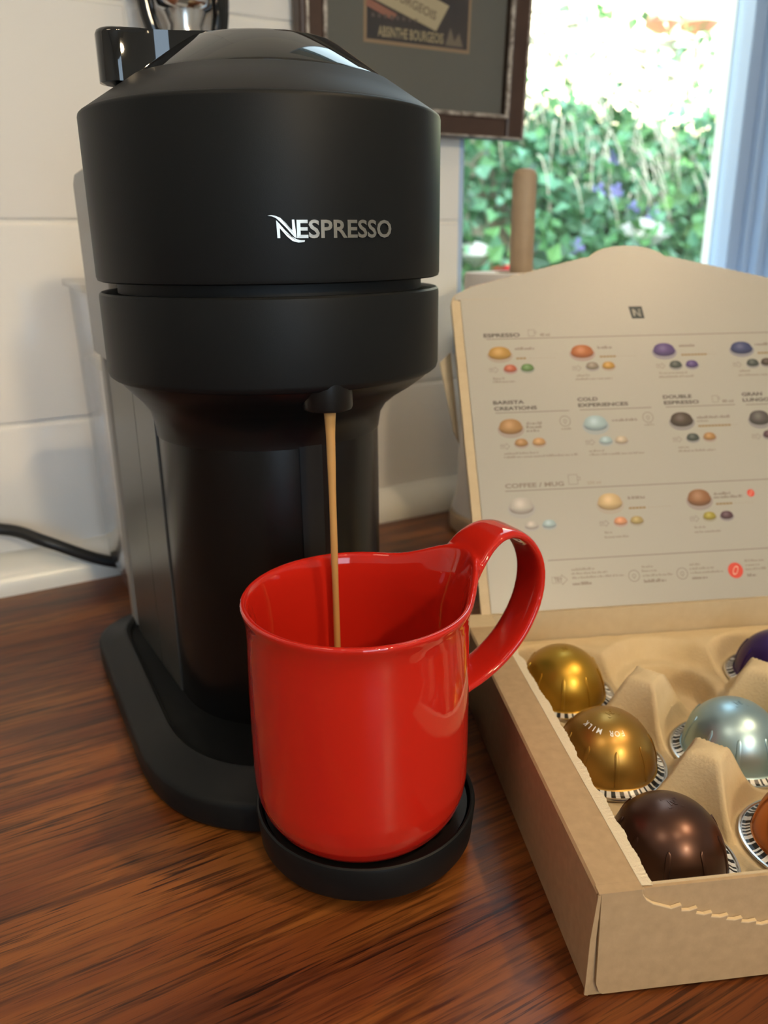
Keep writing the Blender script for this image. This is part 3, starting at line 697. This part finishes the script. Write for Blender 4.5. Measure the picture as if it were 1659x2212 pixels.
# ---- moulded pulp tray (height field)
CA = [41.5, 98.5, 155.5, 208.5]; CB = [36, 93, 150]
def pulp(a, b):
    m = min(math.hypot(a - ca, b - cb) for ca in CA for cb in CB)
    edge_ = min(a - 14, b - 1, 235 - a, 190 - b)
    if m < 22:
        t = max(0, min(1, (22 - m) / 6)); z = 16.6 - 12.5 * t * t * (3 - 2 * t)
    elif m < 27.0:
        z = 16.6
    else:
        inner = 44 < a < 205 and 40 < b < 146
        t = max(0, min(1, (m - 27.0) / 7.6)); t2 = t * t * (3 - 2 * t)
        z = 16.6 + (25.0 if inner else 9.5) * (.6 * t + .4 * t2)
        if inner and m > 35.5: z += 0.9 * min(1, (m - 35.5) / 3)
    z += noise.noise(Vector((a * .12, b * .12, 3))) * .35
    return z
st = 1.2; na = int((235 - 15.5) / st); nb_ = int((189 - 2.5) / st)
Vp = [(15.5 + i * st, 2.5 + j * st, pulp(15.5 + i * st, 2.5 + j * st)) for j in range(nb_ + 1) for i in range(na + 1)]
Fp = [(j * (na + 1) + i, j * (na + 1) + i + 1, (j + 1) * (na + 1) + i + 1, (j + 1) * (na + 1) + i) for j in range(nb_) for i in range(na)]
pt = mk('pulp_tray', Vp, Fp, M_PULP, loc=BO, rz=BA, smooth=180)
pt.location.z = 0.0
tag(pt, 'beige moulded pulp tray with tapered pillars inside the kraft box', 'tray')

# ---- capsules
def barcode():
    rnd = random.Random(5); n = 160; cols = []; v = True; c = 0
    seq = []
    while len(seq) < n:
        k_ = rnd.choice((1, 1, 2, 2, 3)); seq += [v] * k_; v = not v
    V, F, K = [], [], []
    for i in range(n):
        for e in (0, 1):
            a = 2 * PI * (i + e) / n
            for r, z in ((21.3, 2.2), (22.8, 1.3), (24.2, 1.1)): V.append((r * math.cos(a), r * math.sin(a), z)); K.append((.80, .80, .78) if seq[i] else (.012, .012, .012))
        q = i * 6; F += [(q, q + 1, q + 4, q + 3), (q + 1, q + 2, q + 5, q + 4)]
    return V, F, K
BV, BF, BK = barcode()
DR, DHT = 20.5, 23.6
def dome_pt(t, az, h=0):          # t: 0 at brim .. 1 at apex
    a = t * PI / 2; r = (DR + h) * math.cos(a) ** .94; z = 1.6 + (DHT + h) * math.sin(a) ** .96
    return (r * math.cos(az), r * math.sin(az), z)
dome_prof = [(DR + .9, 1.5), (DR + .2, 1.7)] + [(dome_pt(t / 24, 0)[0], dome_pt(t / 24, 0)[2]) for t in range(0, 25)]
rib_mesh = {}
def capsule(col, ia, ib, label, rot, rough=.36, metal=.85, milk=False, colname='x'):
    m = mat('capsule_' + colname, col, rough, metal=metal, coat=.12, coat_rough=.15)
    x, y = CA[ia], CB[ib]
    w = (BO[0] + x * math.cos(BA) - y * math.sin(BA), BO[1] + x * math.sin(BA) + y * math.cos(BA), 16.8)
    c = tag(empty('coffee_capsule', w, BA + rot), label, 'coffee capsule', 'coffee capsules in the pulp tray')
    rim = mk('rim', *revolve([(21, .3), (24.4, .3), (25.3, .5), (25.6, 1.0), (25.3, 1.6), (24.6, 1.7), (24.2, 1.2), (22.8, 1.25), (21.2, 2.1)], 96), M_ALU, c, smooth=40)
    mk('barcode', [(a, b, z + .08) for a, b, z in BV], BF, ink_mat('barcode_ink', .35), rim, cols=BK)
    dome = mk('dome', *revolve(dome_prof, 96), m, c, smooth=180)
    # pressed ribs
    V, F = [], []; ns_ = 14
    for i in range(ns_ + 1):
        t = .05 + .40 * i / ns_; tap = math.sqrt(max(.02, 1 - max(0, (i / ns_ - .8) / .2) ** 2))
        for j, (da, h) in enumerate(((-1.0, -.25), (-.8, .4), (0, .56), (.8, .4), (1.0, -.25))):
            rr_ = dome_pt(t, 0)[0]; V.append(dome_pt(t, da * tap / rr_, h))
    for i in range(ns_):
        for j in range(4): F.append((i * 5 + j, i * 5 + j + 1, i * 5 + j + 6, i * 5 + j + 5))
    r0 = mk('rib', V, F, m, dome, smooth=35)
    for k_ in range(1, 9):
        q = bpy.data.objects.new('rib', r0.data); COL.objects.link(q); q.parent = dome; q.rotation_euler = (0, 0, 2 * PI * k_ / 9)
    # emblem pressed into the top
    def top(x_, y_, h): 
        r_ = math.hypot(x_, y_); return (x_, y_, 1.6 + DHT * math.sqrt(max(0, 1 - (r_ / DR) ** 2)) ** .96 + h + .04)
    em = []
    for q in ([(-3.3, 2.6), (2.3, 2.6), (2.3, 2.2), (-3.2, 2.2)], [(-2.3, -2.2), (3.2, -2.2), (3.3, -2.6), (-2.3, -2.6)], [(-3.3, 2.6), (-2.9, 2.6), (-1.9, -2.6), (-2.3, -2.6)], [(1.9, 2.6), (2.3, 2.6), (3.3, -2.6), (2.9, -2.6)], [(-1.4, 1.2), (-.8, 1.2), (-.6, -1.3), (-1.1, -1.3)], [(-1.2, 1.3), (-.6, 1.3), (1.2, -1.2), (.6, -1.2)], [(.8, 1.2), (1.3, 1.2), (1.5, -1.2), (.9, -1.2)]):
        em.append(prism(q, -.2, .16, top))
    mk('emblem', *join(*em), m, dome)
    if milk:
        lt_ = []
        for k_, ch in enumerate('FOR MILK'):
            if ch == ' ': continue
            g = text2d(ch, None, 2.0, bold=.01); wd_ = max(p[0] for p in g[0])
            az0 = milk + (3.5 - k_) * .225
            def pl(x_, y_, z_, az0=az0, wd_=wd_):
                # upright when read from behind: glyph bottoms point to the apex
                rad_ = 9.6 + y_; az = az0 - (x_ - wd_ / 2) / 10.5
                t = math.acos(max(0, min(1, (rad_ / DR) ** (1 / .94)))) / (PI / 2)
                return dome_pt(t, az, .10)
            lt_.append(mapv(g, pl))
        mk('lettering', *join(*lt_), mat('white_ink', (.85, .85, .82), .4), dome)
    return c
capsule((.50, .29, .035), 0, 2, 'glossy gold capsule in the back row beside the mug handle', .2, colname='bright_gold')
capsule((.42, .235, .05), 0, 1, 'gold capsule with white printed words in the middle row', .35, milk=R(-147), colname='dark_gold')
capsule((.10, .050, .036), 0, 0, 'dark brown capsule at the front left corner of the box', .06, rough=.34, metal=.85, colname='dark_brown')
capsule((.40, .56, .62), 1, 1, 'pale metallic blue capsule in the middle row', .1, colname='pale_blue')
capsule((.52, .18, .05), 1, 0, 'copper orange capsule cut off by the right edge of the photo', .5, colname='copper')
capsule((.05, .022, .13), 2, 2, 'dark purple capsule in the back row at the right', .3, metal=.7, colname='purple')

# ================================================================== PAPER TOWEL ON ITS HOLDER
TH_ = (108, 645, 0)
M_BEECH = mat('beech_wood', (0.36, 0.26, 0.17), 0.55, vary=((0.42, 0.31, 0.20), 60, 4))
th = tag(empty('paper_towel_holder', TH_), 'round wooden paper towel holder with upright rod by the window', 'towel holder')
mk('base', *revolve([(0, 0), (50, 0), (52, 1.5), (52.5, 10), (51, 13.5), (48, 15), (0, 15)], 72), M_BEECH, th, smooth=40)
mk('rod', *revolve([(9, 14), (9, 274), (8.6, 277), (7.2, 279.6), (4, 281), (0, 281.2)], 32), M_BEECH, th, smooth=50)
tw = tag(empty('paper_towel_roll', (TH_[0], TH_[1], 15)), 'white paper towel roll standing on the wooden holder', 'paper towel')
def rollr(a): return 43 + 1.2 * math.sin(a) + .8 * math.sin(3 * a)
Vr, Fr = [], []; nr = 72
zs = [(0.2, 1.16), (8, 1.1), (30, 1.04), (100, 1.0), (188, 1.0), (192, .985)]
for i in range(nr):
    a = 2 * PI * i / nr
    for z_, s_ in zs: Vr.append((rollr(a) * s_ * math.cos(a), rollr(a) * s_ * math.sin(a), z_))
    Vr.append((20 * math.cos(a), 20 * math.sin(a), 192)); Vr.append((20 * math.cos(a), 20 * math.sin(a), .2))
kk = len(zs) + 2
for i in range(nr):
    j = (i + 1) % nr
    for q in range(kk): Fr.append((i * kk + q, j * kk + q, j * kk + (q + 1) % kk, i * kk + (q + 1) % kk))
mk('sheets', Vr, Fr, mat('paper_towel', (0.74, 0.71, 0.69), 0.95, bump=(300, .6, 3)), tw, smooth=50)
mk('core', *revolve([(18.6, .3), (20, .3), (20, 192.4), (18.6, 192.4)], 48, close=True), mat('core_card', (.40, .30, .2), .9), tw, smooth=40)
for a0, z0, c_ in ((3.55, 128, (.50, .22, .40)), (3.65, 92, (.42, .36, .30)), (3.5, 60, (.30, .42, .33))):
    V = [(1.004 * 43.6 * math.cos(a0 + i * .06), 1.004 * 43.6 * math.sin(a0 + i * .06), z0 + j * 22) for j in (0, 1) for i in range(5)]
    mk('printed_motif', V, [(i, i + 1, i + 6, i + 5) for i in range(4)], mat('motif_%d' % z0, c_, .9), tw)

# ================================================================== FRAMED PICTURE ON THE WALL
FW0, FW1, FZ0, FZ1 = 257, 456, 309, 590
pf = tag(empty('framed_picture', wl(FW0, 2, FZ0), WA), 'dark brown framed print with grey mount hanging beside the window', 'picture')
pf.rotation_euler = (R(3.0), 0, WA)
pw, ph = FW1 - FW0, FZ1 - FZ0
M_FRAME = mat('dark_stained_frame', (0.050, 0.027, 0.019), 0.4, vary=((0.070, 0.038, 0.026), 40, 3))
M_BEAD = mat('worn_silver_bead', (0.10, 0.075, 0.06), 0.5, vary=((0.55, 0.50, 0.44), 220, 5))
def fr(name, x0, x1, z0, z1, y0, y1, m, parent, bv=1.2): return mk(name, *box(x0, x1, -y1, -y0, z0, z1), m, parent, bevel=bv)
rails = [(0, 18.5, 0, ph), (pw - 18.5, pw, 0, ph), (18.5, pw - 18.5, 0, 17), (18.5, pw - 18.5, ph - 17, ph)]
for r_ in rails: fr('rail', *r_, 0, 15, M_FRAME, pf, 2.5)
for x0, x1, z0, z1 in [(17.2, 20.2, 16, ph - 16), (pw - 20.2, pw - 17.2, 16, ph - 16), (18, pw - 18, 15.6, 18.6), (4, 6.2, 4, ph - 4), (pw - 3.0, pw - 1.0, 1, ph - 1), (2, pw - 2, .8, 2.4)]:
    fr('bead', x0, x1, z0, z1, 13, 16.4, M_BEAD, pf, 1)
fr('mount', 17, pw - 17, 15, ph - 15, 2, 6, mat('grey_mount', (0.135, 0.125, 0.11), .8), pf, None)
ax0, ax1, az0_, az1_ = 310.4 - FW0, 403.5 - FW0, 369.0 - FZ0, 540 - FZ0
pr = fr('print', ax0, ax1, az0_, az1_, 6, 6.4, mat('print_border', (.34, .22, .13), .7), pf, None)
fr('print_field', ax0 + 2.4, ax1 - 2.4, az0_ + 2.4, az1_ - 2.4, 6.4, 6.6, mat('print_dark', (.022, .016, .02), .6, vary=((.05, .035, .035), 25, 3)), pr, None)
def pf_poly(pts, h, m, name): return mk(name, *prism([(a - FW0, z - FZ0) for a, z in pts], 6.5, h, lambda x, z, y: (x, -y, z)), m, pr)
pf_poly([(314, 405), (313, 398), (372, 381.5), (383, 399), (340, 412)], 6.9, mat('print_label', (.50, .40, .26), .7), 'print_label')
pf_poly([(312.8, 397), (311.8, 392), (334, 385), (338, 389)], 6.8, mat('print_ribbon', (.34, .13, .09), .7), 'print_ribbon')
pf_poly([(381, 373), (385, 385), (389, 376), (393, 382), (397, 373)], 6.8, mat('print_peak', (.20, .15, .11), .7), 'print_shape')
t_ = text2d('ABSINTHE BOURGEOIS', 57, 7.0, bold=.02)
mk('print_title', *mapv(t_, lambda x, y, z: (ax0 + 11.5 + x, -6.8, az0_ + 4.5 + y)), mat('print_title_ink', (.42, .33, .20), .7), pr)
t_ = text2d('BRASSERIE', 44, 3.2)
for i in range(8):
    x_ = ax0 + 6 + i * 5.2
    mk('print_marks', *box(x_, x_ + 2.6, -6.9, -6.5, az0_ + 16.5, az0_ + 18.8), mat('print_faint_ink', (.12, .09, .08), .7), pr)
t_ = text2d('BOURGEOIS', 44, 6.0, bold=.02)
ca_, sa_ = math.cos(R(-15.5)), math.sin(R(-15.5))
mk('print_title', *mapv(t_, lambda x, y, z: (ax0 + 18 + x * ca_ - y * sa_, -7.05, az0_ + 31 + x * sa_ + y * ca_)), mat('label_ink', (.20, .15, .10), .7), pr)
fr('glass', 17, pw - 17, 15, ph - 15, 11, 12, glass_mat('picture_glass', (.96, .97, .96), .02, .9), pf, None)

# ================================================================== CHROME FITTING ON THE WALL
ch = tag(empty('bottle_opener', wl(174, 0, 341), WA), 'chrome and black wall bottle opener above the coffee machine', 'bottle opener')
mk('stem', *mapv(revolve([(0, 24), (4, 24.5), (12, 26.5), (17, 30), (18, 33), (18, 37), (16.8, 39), (16.8, 95), (0, 95)], 48), lambda x, y, z: (x, y - 26, z)), M_CHROME, ch, smooth=40)
mk('cone', *mapv(revolve([(0, 8), (9, 8.6), (12.5, 13), (11, 20), (15.5, 31), (0, 31)], 40), lambda x, y, z: (x, y - 26, z)), mat('satin_steel', (.62, .60, .57), .22, metal=.9), ch, smooth=50)
for sg in (-1, 1):
    arm = tube([(sg * 21, -24, 95), (sg * 24, -25, 60), (sg * 24.5, -26, 38), (sg * 23, -27, 24), (sg * 19.5, -28, 13), (sg * 16.5, -28, 9)], lambda t: 6.2 - 1.4 * t, 14, 6)
    mk('arm', *arm, M_GLOSSB, ch, smooth=60)
    mk('arm_tip', *tube([(sg * 18.5, -28, 11.8), (sg * 15.8, -28, 7.6), (sg * 13.5, -28, 5.4)], lambda t: 4.2 - 2.2 * t, 12, 4), M_CHROME, ch, smooth=60)
mk('wall_plate', *box(-12, 12, -14, -.1, 40, 100), M_CHROME, ch, bevel=3)

# ================================================================== GARDEN OUTSIDE
def bank_h(d):          # height of the bank at distance d mm beyond the wall
    if d < 900: return -420 + 60 * d / 900
    t = d - 900
    return -360 + t * 1.02 if t < 4200 else -360 + 4200 * 1.02
Vb, Fb = [], []; gs, gd = 70, 60
for j in range(gd + 1):
    for i in range(gs + 1):
        s_ = -2500 + 8000 * i / gs; d_ = 140 + 5200 * (j / gd) ** 1.2
        Vb.append((s_, WD + d_, bank_h(d_) + noise.noise(Vector((s_ * .004, d_ * .004, 1))) * 70))
Fb = [(j * (gs + 1) + i, j * (gs + 1) + i + 1, (j + 1) * (gs + 1) + i + 1, (j + 1) * (gs + 1) + i) for j in range(gd) for i in range(gs)]
gb = mk('garden_bank', Vb, Fb, mat('dry_soil', (0.42, 0.36, 0.27), .95, vary=((0.20, 0.17, 0.10), 9, 5)), rz=WA, smooth=180)
tag(gb, 'sunlit earth bank rising behind the window', 'garden bank', kind='structure')
rnd = random.Random(11)
Vl, Fl, Kl = [], [], []
def leaf(p, size, col, droop):
    q = Vector((rnd.uniform(-1, 1), rnd.uniform(-1, .1), rnd.uniform(-.3, 1))).normalized()
    t = q.cross(Vector((rnd.uniform(-1, 1), rnd.uniform(-1, 1), rnd.uniform(-1, 1)))).normalized(); b = q.cross(t)
    i = len(Vl)
    for x_, y_, z_ in ((0, 0, 0), (.42, .4, .12), (0, 1, -.05), (-.42, .4, .12), (0, .45, -.06)):
        Vl.append(tuple(p + t * x_ * size + b * y_ * size + q * z_ * size)); Kl.append(col)
    Fl.extend([(i, i + 1, i + 4), (i + 1, i + 2, i + 4), (i + 2, i + 3, i + 4), (i + 3, i, i + 4)])
for k_ in range(34000):
    d_ = 900 + 1500 * rnd.random() ** 1.15; s_ = rnd.uniform(700, 4500)
    dens = noise.noise(Vector((s_ * .003, d_ * .004, 7)))
    if d_ > 1780 and rnd.random() < .9: continue
    if dens < -.28 and rnd.random() < .8: continue
    p = Vector((s_, WD + d_ - rnd.uniform(0, 130), bank_h(d_) + rnd.uniform(0, 150)))
    g = rnd.random(); tone = noise.noise(Vector((s_ * .002, d_ * .003, 2))) * .5 + .5
    base = Vector((.10, .30, .14)).lerp(Vector((.20, .42, .10)), tone).lerp(Vector((.16, .36, .28)), g * .7)
    leaf(p, rnd.uniform(30, 66), tuple(base * rnd.uniform(.35, 1.45)), 0)
fo = mk('ground_cover_leaves', Vl, Fl, ink_mat('leaf_green', .4), rz=WA, cols=Kl)
tag(fo, 'green leafy ground cover on the bank outside the window', 'foliage', kind='stuff')
Vd, Fd = [], []
for k_ in range(130):       # pale dry grass blades hanging over the leaves
    s_ = rnd.gauss(2080, 230); d_ = rnd.uniform(1500, 1900); z_ = bank_h(d_) + rnd.uniform(60, 200)
    p0 = Vector((s_, WD + d_ - 130, z_)); L = rnd.uniform(120, 300); sw = rnd.uniform(-.5, .5)
    i = len(Vd)
    for q in range(5):
        t = q / 4; c = p0 + Vector((sw * L * t, -70 * t, -L * t * t)); w_ = 3.8 * (1 - t * .8)
        Vd += [tuple(c - Vector((w_, 0, 0))), tuple(c + Vector((w_, 0, 0)))]
    for q in range(4): Fd.append((i + 2 * q, i + 2 * q + 1, i + 2 * q + 3, i + 2 * q + 2))
tag(mk('dry_grass', Vd, Fd, mat('straw', (.75, .68, .55), .8), rz=WA), 'pale dry grass blades trailing over the green bank', 'grass', kind='stuff')
def rock(s_, d_, z_, r_, col, name, label, cat, sq_=.6):
    V, F = revolve([(0, -sq_), (.6, -.5 * sq_), (1, 0), (.75, .6 * sq_), (.35, .9 * sq_), (0, sq_)], 14)
    V = [(x * r_ * (1 + .25 * noise.noise(Vector((x * 2, y * 2, s_)))), y * r_ * (1 + .2 * noise.noise(Vector((x * 2, s_, y)))), z * r_) for x, y, z in V]
    tag(mk(name, V, F, mat(name + '_surface', col, .9), loc=wl(s_, -d_, z_), rz=WA, smooth=60), label, cat)
rock(1326, 1280, 194, 60, (.75, .73, .70), 'garden_stone', 'pale garden stone low on the bank at the window edge', 'stone')
rock(1996, 1330, 240, 90, (.62, .58, .58), 'garden_stone', 'grey garden stone among the leaves above the box lid', 'stone')
rock(2853, 2140, 1075, 75, (.36, .16, .12), 'garden_brick', 'reddish broken brick high on the sunlit bank', 'brick')
rock(3109, 2170, 1105, 85, (.40, .19, .15), 'garden_brick', 'larger reddish brick beside the window frame on the bank', 'brick')
rock(1384, 1240, 158, 42, (.75, .03, .03), 'flower_head', 'flat red flower head low outside the window beside the rod', 'flower', .35)
for s_, d_, z_, lb in ((2044, 1520, 488, 'highest of the violet flowers on the green bank'), (1872, 1400, 368, 'left violet flower of the side by side pair on the bank'), (1944, 1400, 369, 'right violet flower of the side by side pair on the bank'), (1966, 1350, 316, 'violet flower just below the side by side pair'), (2047, 1340, 308, 'violet flower right of the centre of the bank'), (1640, 1230, 208, 'lowest violet flower close above the box lid'), (2288, 1290, 254, 'violet flower nearest the white window frame')):
    V, F = [(0, 0, 0)], []
    for k_ in range(5):
        a0 = 2 * PI * k_ / 5; i = len(V)
        for r_, da, y_ in ((16, -.45, -3), (28, -.35, -5), (31, 0, -6), (28, .35, -5), (16, .45, -3)):
            V.append((r_ * math.cos(a0 + da), y_, r_ * math.sin(a0 + da)))
        F.append((0, i, i + 1, i + 2, i + 3, i + 4))
    tag(mk('violet_flower', V, F, mat('violet_petal', (.30, .28, .75), .6), loc=wl(s_, -d_, z_), rz=WA), lb, 'flower', 'violet flowers on the bank')
